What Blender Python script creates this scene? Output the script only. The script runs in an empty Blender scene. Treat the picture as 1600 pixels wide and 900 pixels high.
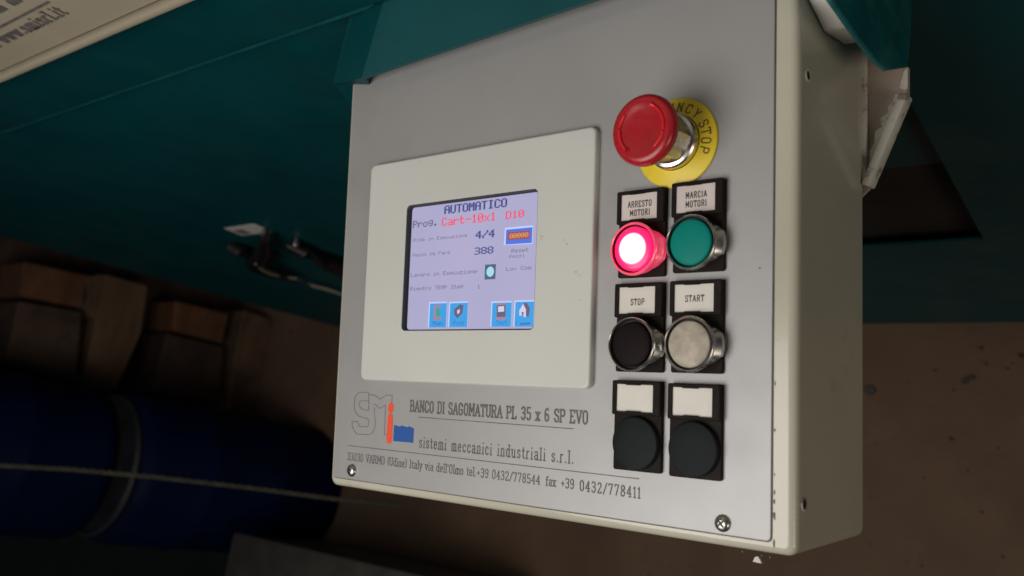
import bpy, bmesh, math, random
from mathutils import Vector, Matrix
from math import sin, cos, pi, radians
random.seed(7)
S = bpy.context.scene
COL = S.collection

# ------------------------------------------------------------------ frames
# Everything on the console is laid out in the console's own frame (x right, y into the box, z up its face);
# the console lies tilted 10 degrees, so TILT turns that frame into the world (z up, floor at 0).
A10 = radians(10)
TILT = Matrix(((1, 0, 0), (0, sin(A10), cos(A10)), (0, -cos(A10), sin(A10))))
BASE = Vector((0, 0, 1.0))
def W(x, y, z): return TILT @ Vector((x, y, z)) + BASE

# ------------------------------------------------------------------ camera
CAMC = Vector((.49836, -.41387, .10625))
CAMR = [Vector((.76815954, .63927462, .03548081)), Vector((-.03483768, .09706708, -.99466794)), Vector((-.63930999, .7628276, .09683385))]
F = 1444.06
cd = bpy.data.cameras.new('camera'); cam = bpy.data.objects.new('camera', cd); COL.objects.link(cam)
cr, cu, cb = TILT @ CAMR[0], TILT @ -CAMR[1], TILT @ -CAMR[2]
loc = W(*CAMC)
cam.matrix_world = Matrix(((cr.x, cu.x, cb.x, loc.x), (cr.y, cu.y, cb.y, loc.y), (cr.z, cu.z, cb.z, loc.z), (0, 0, 0, 1)))
cd.sensor_width = 36; cd.lens = F / 1600 * 36; cd.clip_start = .02; cd.clip_end = 60
cd.dof.use_dof = True; cd.dof.focus_distance = .53; cd.dof.aperture_fstop = 9
S.camera = cam
def ray(px, py): return (CAMR[0] * ((px - 800) / F) + CAMR[1] * ((py - 450) / F) + CAMR[2])
def at(px, py, y):                       # photograph point -> console-frame point on the plane y
    r = ray(px, py); t = (y - CAMC.y) / r.y; return CAMC + r * t
def atx(px, py, x):
    r = ray(px, py); t = (x - CAMC.x) / r.x; return CAMC + r * t
def atw(px, py, axis, v):                # photograph point -> world point on the world plane axis = v
    r = TILT @ ray(px, py); t = (v - loc[axis]) / r[axis]; return loc + r * t

# ------------------------------------------------------------------ light
wd = bpy.data.worlds.new('World'); S.world = wd; wd.use_nodes = True
bg = wd.node_tree.nodes['Background']; bg.inputs[0].default_value = (.75, .82, 1, 1); bg.inputs[1].default_value = .034
def area(name, pos, target, size, power, color):
    l = bpy.data.lights.new(name, 'AREA'); l.shape = 'DISK'; l.size = size; l.energy = power; l.color = color
    o = bpy.data.objects.new(name, l); COL.objects.link(o); o.location = pos
    o.rotation_euler = (Vector(target) - Vector(pos)).to_track_quat('-Z', 'Y').to_euler(); return o
area('key_lamp', (.0, -.32, 1.78), (.16, .06, 1.0), .75, 7.3, (1, .95, .90))  # unseen key lamp, placed for the bright lower part of the plate
area('side_fill_lamp', (2.4, -1.05, 1.75), (.35, .15, 1.0), 1.0, 11, (1, .88, .74))  # unseen fill added to brighten the right side of the box
S.view_settings.view_transform = 'Standard'; S.view_settings.look = 'None'
S.view_settings.exposure = 0; S.view_settings.gamma = 1
S.render.engine = 'CYCLES'

# ------------------------------------------------------------------ materials
def srgb(r, g, b):
    f = lambda c: ((c / 255 + .055) / 1.055) ** 2.4 if c > 10 else c / 255 / 12.92
    return (f(r), f(g), f(b), 1)
def mat(name, col, rough=.5, metal=0, var=.12, vscale=8, bump=0, bscale=200, rvar=0, dirt=None, dscale=6, dlo=.55, dhi=.7, emit=None, es=0, coat=0, spec=.5, stretch=(1, 1, 1), detail=6):
    m = bpy.data.materials.new(name); m.use_nodes = True; nt = m.node_tree; N = nt.nodes; L = nt.links
    b = N['Principled BSDF']; c = col if len(col) == 4 else (*col, 1)
    b.inputs['Roughness'].default_value = rough; b.inputs['Metallic'].default_value = metal
    b.inputs['Specular IOR Level'].default_value = spec; b.inputs['Coat Weight'].default_value = coat
    g = N.new('ShaderNodeNewGeometry')
    mp = N.new('ShaderNodeMapping'); mp.inputs['Scale'].default_value = stretch; L.new(g.outputs['Position'], mp.inputs[0])
    n = N.new('ShaderNodeTexNoise'); n.inputs['Scale'].default_value = vscale; n.inputs['Detail'].default_value = detail; L.new(mp.outputs[0], n.inputs[0])
    mr = N.new('ShaderNodeMapRange'); mr.inputs[1].default_value = .3; mr.inputs[2].default_value = .7
    mr.inputs[3].default_value = 1 - var; mr.inputs[4].default_value = 1 + var; L.new(n.outputs[0], mr.inputs[0])
    mx = N.new('ShaderNodeVectorMath'); mx.operation = 'SCALE'; mx.inputs[0].default_value = c[:3]; L.new(mr.outputs[0], mx.inputs['Scale'])
    out = mx.outputs[0]
    if dirt:
        n2 = N.new('ShaderNodeTexNoise'); n2.inputs['Scale'].default_value = dscale; n2.inputs['Detail'].default_value = 8; n2.inputs['Roughness'].default_value = .65
        L.new(g.outputs['Position'], n2.inputs[0])
        r2 = N.new('ShaderNodeMapRange'); r2.inputs[1].default_value = dlo; r2.inputs[2].default_value = dhi; L.new(n2.outputs[0], r2.inputs[0])
        mm = N.new('ShaderNodeMix'); mm.data_type = 'RGBA'; L.new(r2.outputs[0], mm.inputs[0]); L.new(out, mm.inputs[6]); mm.inputs[7].default_value = (*dirt[:3], 1)
        out = mm.outputs[2]
    L.new(out, b.inputs['Base Color'])
    if rvar:
        r3 = N.new('ShaderNodeMapRange'); r3.inputs[1].default_value = .3; r3.inputs[2].default_value = .7
        r3.inputs[3].default_value = max(.02, rough - rvar); r3.inputs[4].default_value = rough + rvar
        n3 = N.new('ShaderNodeTexNoise'); n3.inputs['Scale'].default_value = vscale * 3; n3.inputs['Detail'].default_value = 5; L.new(mp.outputs[0], n3.inputs[0])
        L.new(n3.outputs[0], r3.inputs[0]); L.new(r3.outputs[0], b.inputs['Roughness'])
    if bump:
        nb = N.new('ShaderNodeTexNoise'); nb.inputs['Scale'].default_value = bscale; nb.inputs['Detail'].default_value = 4; L.new(mp.outputs[0], nb.inputs[0])
        bp = N.new('ShaderNodeBump'); bp.inputs['Strength'].default_value = bump; bp.inputs['Distance'].default_value = .002
        L.new(nb.outputs[0], bp.inputs['Height']); L.new(bp.outputs[0], b.inputs['Normal'])
    if emit:
        b.inputs['Emission Color'].default_value = (*emit[:3], 1); b.inputs['Emission Strength'].default_value = es
    return m
M = {}
M['cream'] = mat('cream_enamel', (.48, .46, .37), .19, var=.06, vscale=9, bump=.03, bscale=600, rvar=.03, coat=.15, dirt=(.30, .27, .20), dscale=14, dlo=.60, dhi=.78)
M['plate'] = mat('satin_foil', (.362, .362, .362), .46, metal=.34, var=.03, vscale=12, bump=.03, bscale=900, rvar=.025, dirt=(.305, .295, .285), dscale=5, dlo=.54, dhi=.8)
M['bezel'] = mat('light_grey_plastic', (.55, .565, .53), .42, var=.03, vscale=10, bump=.05, bscale=1500, dirt=(.40, .40, .33), dscale=30, dlo=.66, dhi=.78)
M['black'] = mat('black_plastic', (.012, .009, .0075), .6, spec=.1, var=.2, vscale=40, rvar=.08, bump=.05, bscale=900, dirt=(.035, .03, .026), dscale=60, dlo=.55, dhi=.8)
M['plug'] = mat('black_rubber_plug', (.010, .013, .014), .6, spec=.13, var=.15, vscale=50)
M['card'] = mat('label_card', (.66, .64, .58), .45, var=.04, vscale=60)
M['card_pink'] = mat('label_card_aged', (.62, .56, .53), .45, var=.05, vscale=60)
M['ink'] = mat('black_ink', (.03, .028, .028), .6)
M['engrave'] = mat('grey_engraving', (.115, .105, .10), .6, var=.25, vscale=120)
M['orange'] = mat('orange_print', (.78, .085, .03), .45, var=.05)
M['blue'] = mat('blue_print', (.015, .085, .34), .45, var=.05)
M['chrome'] = mat('dull_chrome', (.60, .58, .55), .28, metal=1, var=.15, vscale=60, rvar=.08, dirt=(.25, .22, .17), dscale=90, dlo=.58, dhi=.75)
M['steel'] = mat('screw_steel', (.45, .43, .40), .3, metal=1, var=.3, vscale=300, rvar=.1)
M['dark'] = mat('dark_recess', (.012, .012, .013), .6)
M['screen_edge'] = mat('dark_grey_gasket', (.035, .035, .04), .6)
M['redcap'] = mat('red_plastic', (.36, .010, .018), .28, var=.08, vscale=60, rvar=.06, dirt=(.30, .02, .02), dscale=70, dlo=.6, dhi=.8)
M['redring'] = mat('red_arrow_inlay', (.66, .012, .02), .32)
M['yellow'] = mat('yellow_plastic', (.74, .56, .02), .4, var=.05, vscale=60, dirt=(.45, .33, .03), dscale=90, dlo=.6, dhi=.8)
M['green'] = mat('green_lens', (.0, .215, .175), .5, var=.05, vscale=60, spec=.15)
M['blacklens'] = mat('black_lens', (.010, .005, .006), .6, spec=.1, var=.1)
M['whitelens'] = mat('clear_white_lens', (.40, .355, .29), .5, var=.22, vscale=190, spec=.3)
M['teal'] = mat('teal_paint', (.0006, .056, .064), .42, spec=.3, var=.14, vscale=5, rvar=.1, bump=.08, bscale=60, dirt=(.004, .038, .040), dscale=5, dlo=.5, dhi=.75)
M['teal_hood_lit'] = mat('teal_lit_hood', (.007, .070, .078), .5, spec=.3, var=.10, vscale=8, rvar=.08, bump=.05, bscale=90, dirt=(.03, .10, .10), dscale=15, dlo=.6, dhi=.8)  # machine teal lightened: light caught by the upward face is in the colour
M['teal_cheek_lit'] = mat('teal_lit_cheek', (.003, .085, .092), .4, var=.3, vscale=25, dirt=(.02, .16, .16), dscale=30, dlo=.5, dhi=.7)  # machine teal brightened, the light on the cheek is put into the colour
M['sign'] = mat('cream_board', (.34, .30, .22), .5, var=.06, vscale=5, dirt=(.30, .27, .19), dscale=12, dlo=.55, dhi=.75)
M['rope'] = mat('old_rope', (.05, .047, .03), .85, var=.4, vscale=60)
M['grime'] = mat('grimy_galvanised', (.40, .32, .26), .5, var=.25, vscale=30, rvar=.1, dirt=(.55, .52, .45), dscale=26, dlo=.56, dhi=.62)
M['rim'] = mat('worn_cream_rim', (.68, .65, .57), .4, var=.15, vscale=40, dirt=(.30, .24, .19), dscale=75, dlo=.54, dhi=.62)
M['drum'] = mat('blue_drum_plastic', (.0008, .0055, .032), .6, spec=.1, var=.15, vscale=5, rvar=.1, dirt=(.002, .004, .010), dscale=7, dlo=.55, dhi=.75)
M['lid'] = mat('grey_film', (.012, .014, .017), .6, var=.4, vscale=14)
M['boxgrey'] = mat('dark_grey_steel', (.06, .055, .048), .6, var=.25, vscale=20)
M['cable'] = mat('grey_cable', (.22, .20, .15), .55)
M['paper'] = mat('paper', (.62, .60, .57), .6, var=.05)
M['tan'] = mat('brown_print', (.22, .15, .09), .6)
M['lever'] = mat('black_lever', (.010, .009, .009), .35, var=.2, vscale=50)
def wood(name, c1, c2):
    m = mat(name, c1, .8, var=.3, vscale=3, stretch=(9, 2, 9), bump=.4, bscale=12, dirt=c2, dscale=9, dlo=.5, dhi=.7); return m
M['wood_grey'] = wood('weathered_plank', (.115, .066, .036), (.045, .028, .018))
M['wood_orange'] = wood('orange_plank', (.125, .052, .021), (.06, .028, .014))
M['wood_mid'] = wood('dull_plank', (.075, .045, .028), (.035, .022, .015))
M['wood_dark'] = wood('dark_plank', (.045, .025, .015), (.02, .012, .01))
def floor_tone():
    m = mat('stained_concrete', (.160, .096, .056), .8, var=.34, vscale=3.2, bump=.5, bscale=60, dirt=(.095, .057, .038), dscale=2.6, dlo=.42, dhi=.72, detail=10)
    nt = m.node_tree; N = nt.nodes; L = nt.links; b = N['Principled BSDF']; src = b.inputs['Base Color'].links[0].from_socket
    g = [n for n in N if n.type == 'NEW_GEOMETRY'][0]
    v = N.new('ShaderNodeTexNoise'); v.inputs['Scale'].default_value = 34; v.inputs['Detail'].default_value = 3; L.new(g.outputs['Position'], v.inputs[0])
    r = N.new('ShaderNodeMapRange'); r.inputs[1].default_value = .735; r.inputs[2].default_value = .77; L.new(v.outputs[0], r.inputs[0])
    mm = N.new('ShaderNodeMix'); mm.data_type = 'RGBA'; L.new(r.outputs[0], mm.inputs[0]); L.new(src, mm.inputs[6]); mm.inputs[7].default_value = (.05, .032, .022, 1)
    v2 = N.new('ShaderNodeTexNoise'); v2.inputs['Scale'].default_value = 47; v2.inputs['Detail'].default_value = 4
    mp2 = N.new('ShaderNodeMapping'); mp2.inputs['Location'].default_value = (3, 5, 1); L.new(g.outputs['Position'], mp2.inputs[0]); L.new(mp2.outputs[0], v2.inputs[0])
    r2 = N.new('ShaderNodeMapRange'); r2.inputs[1].default_value = .80; r2.inputs[2].default_value = .86; L.new(v2.outputs[0], r2.inputs[0])
    m2 = N.new('ShaderNodeMix'); m2.data_type = 'RGBA'; L.new(r2.outputs[0], m2.inputs[0]); L.new(mm.outputs[2], m2.inputs[6]); m2.inputs[7].default_value = (.24, .16, .11, 1)
    L.new(m2.outputs[2], b.inputs['Base Color']); return m
M['floor'] = floor_tone()
def glow(name, col, s=1.0, rough=.35, dim=None):
    m = mat(name, (.02, .02, .02), rough, emit=col, es=s)
    return m
# LCD: pale lavender, a little uneven like any backlight
def lcd():
    m = mat('lcd_backlight', (.03, .03, .035), .3, emit=(.3, .28, .44), es=1)
    nt = m.node_tree; N = nt.nodes; L = nt.links; b = N['Principled BSDF']
    g = [n for n in N if n.type == 'NEW_GEOMETRY'][0]; n = N.new('ShaderNodeTexNoise'); n.inputs['Scale'].default_value = 22; L.new(g.outputs['Position'], n.inputs[0])
    mm = N.new('ShaderNodeMix'); mm.data_type = 'RGBA'; L.new(n.outputs[0], mm.inputs[0])
    mm.inputs[6].default_value = (.34, .35, .56, 1); mm.inputs[7].default_value = (.46, .41, .60, 1); L.new(mm.outputs[2], b.inputs['Emission Color'])
    return m
M['lcd'] = lcd()
M['s_blue'] = glow('lcd_dark_blue', (.045, .06, .24)); M['s_red'] = glow('lcd_red', (.85, .09, .17)); M['s_grey'] = glow('lcd_grey', (.125, .115, .21))
M['s_grey2'] = glow('lcd_pale_grey', (.165, .155, .27))
M['s_key'] = glow('lcd_sky_blue', (.035, .33, .76)); M['s_edge'] = glow('lcd_white_edge', (.50, .62, 1.0)); M['s_violet'] = glow('lcd_royal_blue', (.075, .16, .70))
M['s_gold'] = glow('lcd_gold', (.62, .33, .09)); M['s_brown'] = glow('lcd_brick', (.36, .055, .09)); M['s_teal'] = glow('lcd_teal', (.02, .14, .20))
M['s_pale'] = glow('lcd_pale_cyan', (.38, .68, .85)); M['s_white'] = glow('lcd_white', (.66, .60, .78)); M['s_shade'] = glow('lcd_slate', (.12, .10, .17)); M['s_mid'] = glow('lcd_grey_pink', (.33, .22, .34))
M['s_green'] = glow('lcd_green', (.05, .34, .22)); M['s_inkblue'] = glow('lcd_ink_blue', (.03, .17, .50))
def red_lens():
    m = mat('lit_red_lens', (.5, .02, .05), .3, emit=(1, .1, .2), es=1)
    nt = m.node_tree; N = nt.nodes; L = nt.links; b = N['Principled BSDF']
    tc = N.new('ShaderNodeTexCoord'); ln = N.new('ShaderNodeVectorMath'); ln.operation = 'LENGTH'; L.new(tc.outputs['Object'], ln.inputs[0])
    cr_ = N.new('ShaderNodeValToRGB'); mr = N.new('ShaderNodeMapRange'); mr.inputs[2].default_value = .0125; L.new(ln.outputs['Value'], mr.inputs[0]); L.new(mr.outputs[0], cr_.inputs[0])
    e = cr_.color_ramp.elements; e[0].position = .54; e[0].color = (1, .78, .86, 1); e[1].position = .68; e[1].color = (.80, .004, .075, 1)
    st = N.new('ShaderNodeMapRange'); st.inputs[1].default_value = .54; st.inputs[2].default_value = .68; st.inputs[3].default_value = 3.0; st.inputs[4].default_value = 2.2
    L.new(mr.outputs[0], st.inputs[0]); L.new(cr_.outputs[0], b.inputs['Emission Color']); L.new(st.outputs[0], b.inputs['Emission Strength'])
    return m
M['redlens'] = red_lens()
M['ring_red'] = mat('clear_ring_lit_red', (.75, .30, .30), .25, metal=.6, var=.1, emit=(.9, .02, .12), es=.55)

# ------------------------------------------------------------------ mesh helpers
WLOC = {}
def link(o, parent, wl):
    COL.objects.link(o); WLOC[o.name] = Vector(wl)
    if parent: o.parent = parent; o.location = Vector(wl) - WLOC[parent.name]
    else: o.location = wl
    return o
def thing(name, wl, label, cat, group=None):
    o = bpy.data.objects.new(name, None); o.empty_display_size = .05; link(o, None, wl); return tag(o, label, cat, group)
def tag(o, label=None, cat=None, group=None, kind=None):
    if label: o['label'] = label
    if cat: o['category'] = cat
    if group: o['group'] = group
    if kind: o['kind'] = kind
    return o
def build(name, bm, mats, parent=None, world=False, smooth=None, origin=None):
    """console-frame (or world) bmesh -> one object, origin at its bounding-box centre"""
    if not world:
        for v in bm.verts: v.co = TILT @ v.co + BASE
    if origin is None:
        lo = Vector(min(v.co[i] for v in bm.verts) for i in range(3)); hi = Vector(max(v.co[i] for v in bm.verts) for i in range(3)); origin = (lo + hi) / 2
    for v in bm.verts: v.co -= origin
    if smooth is not None:
        bm.normal_update()
        for f in bm.faces: f.smooth = True
        for e in bm.edges:
            if len(e.link_faces) == 2 and e.calc_face_angle(0) > smooth: e.smooth = False
    me = bpy.data.meshes.new(name); bm.to_mesh(me); bm.free()
    for m in (mats if isinstance(mats, (list, tuple)) else [mats]): me.materials.append(m if not isinstance(m, str) else M[m])
    return link(bpy.data.objects.new(name, me), parent, origin)
def prism(bm, pts, off, mi=0):
    pts = [Vector(p) for p in pts]; off = Vector(off)
    a = [bm.verts.new(p) for p in pts]; b = [bm.verts.new(p + off) for p in pts]; n = len(a); fs = []
    fs.append(bm.faces.new(a)); fs.append(bm.faces.new(b[::-1]))
    for i in range(n): fs.append(bm.faces.new((a[i], b[i], b[(i + 1) % n], a[(i + 1) % n])))
    for f in fs: f.material_index = mi
    bmesh.ops.recalc_face_normals(bm, faces=fs); return fs
def box(bm, x0, x1, y0, y1, z0, z1, bev=0, seg=2, mi=0):
    fs = prism(bm, [(x0, y0, z0), (x1, y0, z0), (x1, y0, z1), (x0, y0, z1)], (0, y1 - y0, 0), mi)
    if bev:
        es = list({e for f in fs for e in f.edges}); r = bmesh.ops.bevel(bm, geom=es, offset=bev, segments=seg, affect='EDGES', profile=.5)
        for f in r['faces']: f.material_index = mi
def bevel_all(bm, off, seg=2, angle=.4):
    bm.normal_update(); es = [e for e in bm.edges if len(e.link_faces) == 2 and e.calc_face_angle(0) > angle]
    bmesh.ops.bevel(bm, geom=es, offset=off, segments=seg, affect='EDGES', profile=.5)
def rr(x0, x1, z0, z1, r, n=6):
    out = []
    for cx, cz, a0 in ((x1 - r, z1 - r, 0), (x0 + r, z1 - r, 90), (x0 + r, z0 + r, 180), (x1 - r, z0 + r, 270)):
        for i in range(n + 1):
            a = radians(a0 + 90 * i / n); out.append((cx + r * cos(a), cz + r * sin(a)))
    return out
def loft(bm, loops, cap0=False, cap1=False, mi=0, mis=None):
    vs = [[bm.verts.new(p) for p in l] for l in loops]; n = len(vs[0]); fs = []
    for k in range(len(vs) - 1):
        for i in range(n):
            f = bm.faces.new((vs[k][i], vs[k][(i + 1) % n], vs[k + 1][(i + 1) % n], vs[k + 1][i])); f.material_index = mis[k] if mis else mi; fs.append(f)
    if cap0: f = bm.faces.new(vs[0]); f.material_index = mi; fs.append(f)
    if cap1: f = bm.faces.new(vs[-1][::-1]); f.material_index = mis[-1] if mis else mi; fs.append(f)
    bmesh.ops.recalc_face_normals(bm, faces=fs); return fs
def lathe(bm, cx, cz, prof, n=48, cap0=True, cap1=True, lobes=0, amp=0, ph=0, mi=0, mis=None):
    """profile of (radius, y[, lobe weight]) turned about the console's y axis"""
    loops = []
    if lobes == 2:
        def rad(w, i):
            a = abs((2 * pi * i / n + pi / 2) % pi - pi / 2); k = min(1, max(0, (.95 - a) / .62)); return w * amp * k
    else:
        def rad(w, i): return w * amp * max(0, cos(lobes * (2 * pi * i / n) + ph)) ** 2
    for p in prof:
        r, y = p[0], p[1]; w = p[2] if len(p) > 2 else 0
        loops.append([(cx + (r + rad(w, i)) * cos(2 * pi * i / n), y, cz + (r + rad(w, i)) * sin(2 * pi * i / n)) for i in range(n)])
    return loft(bm, loops, cap0, cap1, mi, mis)
def tube(bm, pts, r, n=8, mi=0):
    pts = [Vector(p) for p in pts]; loops = []
    for i, p in enumerate(pts):
        d = (pts[min(i + 1, len(pts) - 1)] - pts[max(i - 1, 0)]).normalized()
        a = d.orthogonal().normalized() if abs(d.z) > .99 else d.cross(Vector((0, 0, 1))).normalized(); b = d.cross(a)
        rad = r[i] if isinstance(r, (list, tuple)) else r
        loops.append([p + a * rad * cos(2 * pi * k / n) + b * rad * sin(2 * pi * k / n) for k in range(n)])
    return loft(bm, loops, True, True, mi)

# ------------------------------------------------------------------ lettering
# slab-serif stroke alphabet: (advance, strokes, serif feet); cap height 10, x height 6.6
GL = {
'A': (6.6, '0.8,0 3.3,10 5.8,0|1.7,3.4 4.9,3.4', '0.8,0 5.8,0'), 'B': (6.4, '1.2,0 1.2,10 3.8,10 5,8.9 5,6.4 3.8,5.3 1.2,5.3|3.8,5.3 5.4,4.2 5.4,1.2 4.2,0 1.2,0', '1.2,0 1.2,10'),
'C': (6.2, '5.2,7.4 4.9,9 3.9,10 2.4,10 1.1,8.4 1.1,1.6 2.4,0 3.9,0 4.9,1 5.2,2.4', ''), 'D': (6.4, '1.2,0 1.2,10 3.7,10 5.3,8.2 5.3,1.8 3.7,0 1.2,0', '1.2,0 1.2,10'),
'E': (6.2, '5.1,8 5.1,10 1.2,10 1.2,0 5.2,0 5.2,2|1.2,5.2 3.8,5.2', '1.2,0 1.2,10'), 'F': (6, '5.1,8 5.1,10 1.2,10 1.2,0|1.2,5.2 3.8,5.2', '1.2,0 1.2,10'),
'G': (6.6, '5.2,7.4 4.9,9 3.9,10 2.4,10 1.1,8.4 1.1,1.6 2.4,0 3.9,0 5.3,1.5 5.3,4.4 3.5,4.4', ''), 'I': (3.2, '1.6,0 1.6,10', '1.6,0 1.6,10'),
'L': (5.8, '1.2,10 1.2,0 5,0 5,2', '1.2,0 1.2,10'), 'M': (7.6, '1.2,0 1.2,10 3.8,3 6.4,10 6.4,0', '1.2,0 6.4,0 1.2,10 6.4,10'), 'N': (6.6, '1.2,0 1.2,10 5.4,0 5.4,10', '1.2,0 1.2,10 5.4,10'),
'O': (6.4, '3.9,10 2.4,10 1.1,8.4 1.1,1.6 2.4,0 3.9,0 5.2,1.6 5.2,8.4 3.9,10', ''), 'P': (6.2, '1.2,0 1.2,10 4,10 5.2,8.8 5.2,6 4,4.8 1.2,4.8', '1.2,0 1.2,10'),
'R': (6.6, '1.2,0 1.2,10 4,10 5.2,8.8 5.2,6.3 4,5.1 1.2,5.1|3.6,5.1 5.7,0', '1.2,0 5.7,0 1.2,10'), 'S': (6, '5,7.6 4.7,9.2 3.8,10 2.3,10 1.1,8.9 1.1,6.6 2.2,5.5 4,4.8 5.1,3.6 5.1,1.4 3.9,0 2.3,0 1.3,.8 1,2.4', ''),
'T': (6.2, '3.1,0 3.1,10|.6,8.2 .6,10 5.6,10 5.6,8.2', '3.1,0'), 'U': (6.6, '1.2,10 1.2,1.6 2.5,0 4.1,0 5.4,1.6 5.4,10', '1.2,10 5.4,10'), 'V': (6.4, '.8,10 3.2,0 5.6,10', '.8,10 5.6,10'),
'Y': (6.2, '.8,10 3.1,5 3.1,0|5.4,10 3.1,5', '3.1,0'),
'a': (5.4, '1,5.4 1.8,6.6 3.3,6.6 4.2,5.6 4.2,0|4.2,3.8 2,3.6 1,2.5 1,1 1.8,0 3,0 4.2,1.4', '4.5,0'), 'c': (5, '4.2,4.8 3.6,6.4 2.1,6.6 1,5.2 1,1.4 2.1,0 3.5,0 4.3,1.4', ''), 'd': (5.6, '4.3,10 4.3,0|4.3,1.6 3.2,0 2.1,0 1,1.4 1,5.2 2.1,6.6 3.2,6.6 4.3,5', '3.9,10 4.6,0'),
'e': (5.2, '1,3.5 4.2,3.5 4.2,5.2 3.2,6.6 2.1,6.6 1,5.2 1,1.4 2.1,0 3.3,0 4.2,1.3', ''), 'f': (4, '3.8,9 3.2,10 2.4,10 1.8,9 1.8,0|.7,6.4 3.2,6.4', '1.8,0'), 'i': (2.9, '1.5,0 1.5,6.5|1.5,8.9 1.5,9.7', '1.5,0'),
'l': (2.9, '1.5,0 1.5,10', '1.5,0 1.2,10'), 'm': (7.8, '1.2,0 1.2,6.5|1.2,5.2 2.4,6.6 3.3,6.6 3.9,5.6 3.9,0|3.9,5.2 5.1,6.6 6,6.6 6.6,5.6 6.6,0', '1.2,0 3.9,0 6.6,0'), 'n': (5.6, '1.2,0 1.2,6.5|1.2,5.2 2.5,6.6 3.7,6.6 4.4,5.6 4.4,0', '1.2,0 4.4,0'),
'o': (5.2, '3.1,6.6 2.1,6.6 1,5.2 1,1.4 2.1,0 3.1,0 4.2,1.4 4.2,5.2 3.1,6.6', ''), 'r': (4.4, '1.3,0 1.3,6.5|1.3,4.8 2.4,6.4 3.8,6.4', '1.3,0'), 's': (4.8, '3.9,5.2 3.3,6.6 1.9,6.6 1,5.6 1.1,4.3 3.7,2.6 4,1.2 3.1,0 1.7,0 .9,1.4', ''),
't': (3.8, '1.8,9 1.8,1 2.6,0 3.6,.6|.6,6.4 3.2,6.4', ''), 'u': (5.6, '1.2,6.5 1.2,1.2 2,0 3.1,0 4.3,1.6|4.3,6.5 4.3,0', '4.6,0 .9,6.5'), 'v': (5, '.7,6.5 2.5,0 4.3,6.5', '.7,6.5 4.3,6.5'), 'w': (7, '.7,6.5 2.2,0 3.5,6.5 4.8,0 6.3,6.5', '.7,6.5 6.3,6.5'),
'x': (5.2, '.8,0 4.3,6.5|.8,6.5 4.3,0', '.8,0 4.3,0 .8,6.5 4.3,6.5'), 'y': (5, '.7,6.5 2.6,0|4.3,6.5 2,-2.6 .9,-2.6', '.7,6.5 4.3,6.5'),
'0': (6, '3.6,10 2.3,10 1.1,8.2 1.1,1.8 2.3,0 3.6,0 4.8,1.8 4.8,8.2 3.6,10', ''), '1': (4, '.9,8.4 2.2,10 2.2,0', '2.2,0'), '2': (6, '1.1,7.8 1.7,9.6 3,10 4.6,9 4.6,6.8 1.1,0 4.9,0 4.9,1.4', ''),
'3': (6, '1.1,8.4 2,10 3.8,10 4.7,8.8 4.7,6.6 3.6,5.4 2.4,5.4|3.6,5.4 4.9,4.2 4.9,1.4 3.8,0 2,0 1,1.7', ''), '4': (6, '3.9,0 3.9,10 .8,3 5.2,3', '3.9,0'), '5': (6, '4.7,10 1.4,10 1.2,5.4 3.6,5.9 4.8,4.6 4.8,1.4 3.6,0 2,0 1,1.4', ''),
'6': (6, '4.5,9 3.4,10 2.3,10 1.1,8 1.1,1.6 2.3,0 3.6,0 4.8,1.4 4.8,4 3.6,5.4 2.3,5.4 1.1,4', ''), '7': (6, '1,8.4 1,10 4.9,10 2.4,0', ''), '8': (6, '3,5.3 1.3,6.6 1.3,8.8 2.4,10 3.6,10 4.6,8.8 4.6,6.6 3,5.3 1.1,3.8 1.1,1.3 2.3,0 3.6,0 4.8,1.3 4.8,3.8 3,5.3', ''),
'9': (6, '1.3,1 2.5,0 3.6,0 4.8,2 4.8,8.4 3.6,10 2.3,10 1.1,8.6 1.1,6 2.3,4.6 3.6,4.6 4.8,6', ''), '.': (2.4, '1.2,0 1.2,.9', ''), ',': (2.4, '1.2,.8 .8,-1.5', ''), '+': (5.4, '2.7,2 2.7,6.4|.8,4.2 4.6,4.2', ''), '-': (4.6, '.9,4 3.7,4', ''), '/': (5, '.6,-.6 4.4,10.4', ''),
'(': (3.4, '2.8,10.6 1.3,8 1.3,2 2.8,-.6', ''), ')': (3.4, '.6,10.6 2.1,8 2.1,2 .6,-.6', ''), "'": (2.2, '1.2,10 1,7.6', ''), ' ': (4, '', ''),
}
def pp(s): return [tuple(float(v) for v in q.split(',')) for q in s.split()]
def strokes(text, serif=True, gap=.6, adv=None):
    x = 0; out = []
    for ch in text:
        a, st, sf = GL[ch]; wch = adv or a; ox = x + ((adv - a) / 2 if adv else 0)
        for s in st.split('|'):
            if s: out.append([(ox + u, v) for u, v in pp(s)])
        if serif and sf:
            for u, v in pp(sf): out.append([(ox + u - 1.05, v), (ox + u + 1.05, v)])
        x += wch + gap
    return out, x - gap
def ribbon(bm, P, halfw, k, nrm, mi=0, base=None):
    """quads along a polyline; successive pieces sit a hair apart so that none share a plane"""
    for i in range(len(P) - 1):
        a, b = Vector(P[i]), Vector(P[i + 1]); d = b - a
        if d.length < 1e-7: continue
        d.normalize(); s = d.cross(nrm).normalized() * halfw; e = d * halfw * .6; o = nrm * (1.2e-5 * ((k + i) % 4))
        f = bm.faces.new([bm.verts.new(p + o) for p in (a - e - s, b + e - s, b + e + s, a - e + s)]); f.material_index = mi
        f.normal_update()
        if f.normal.dot(nrm) < 0: f.normal_flip()
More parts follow.
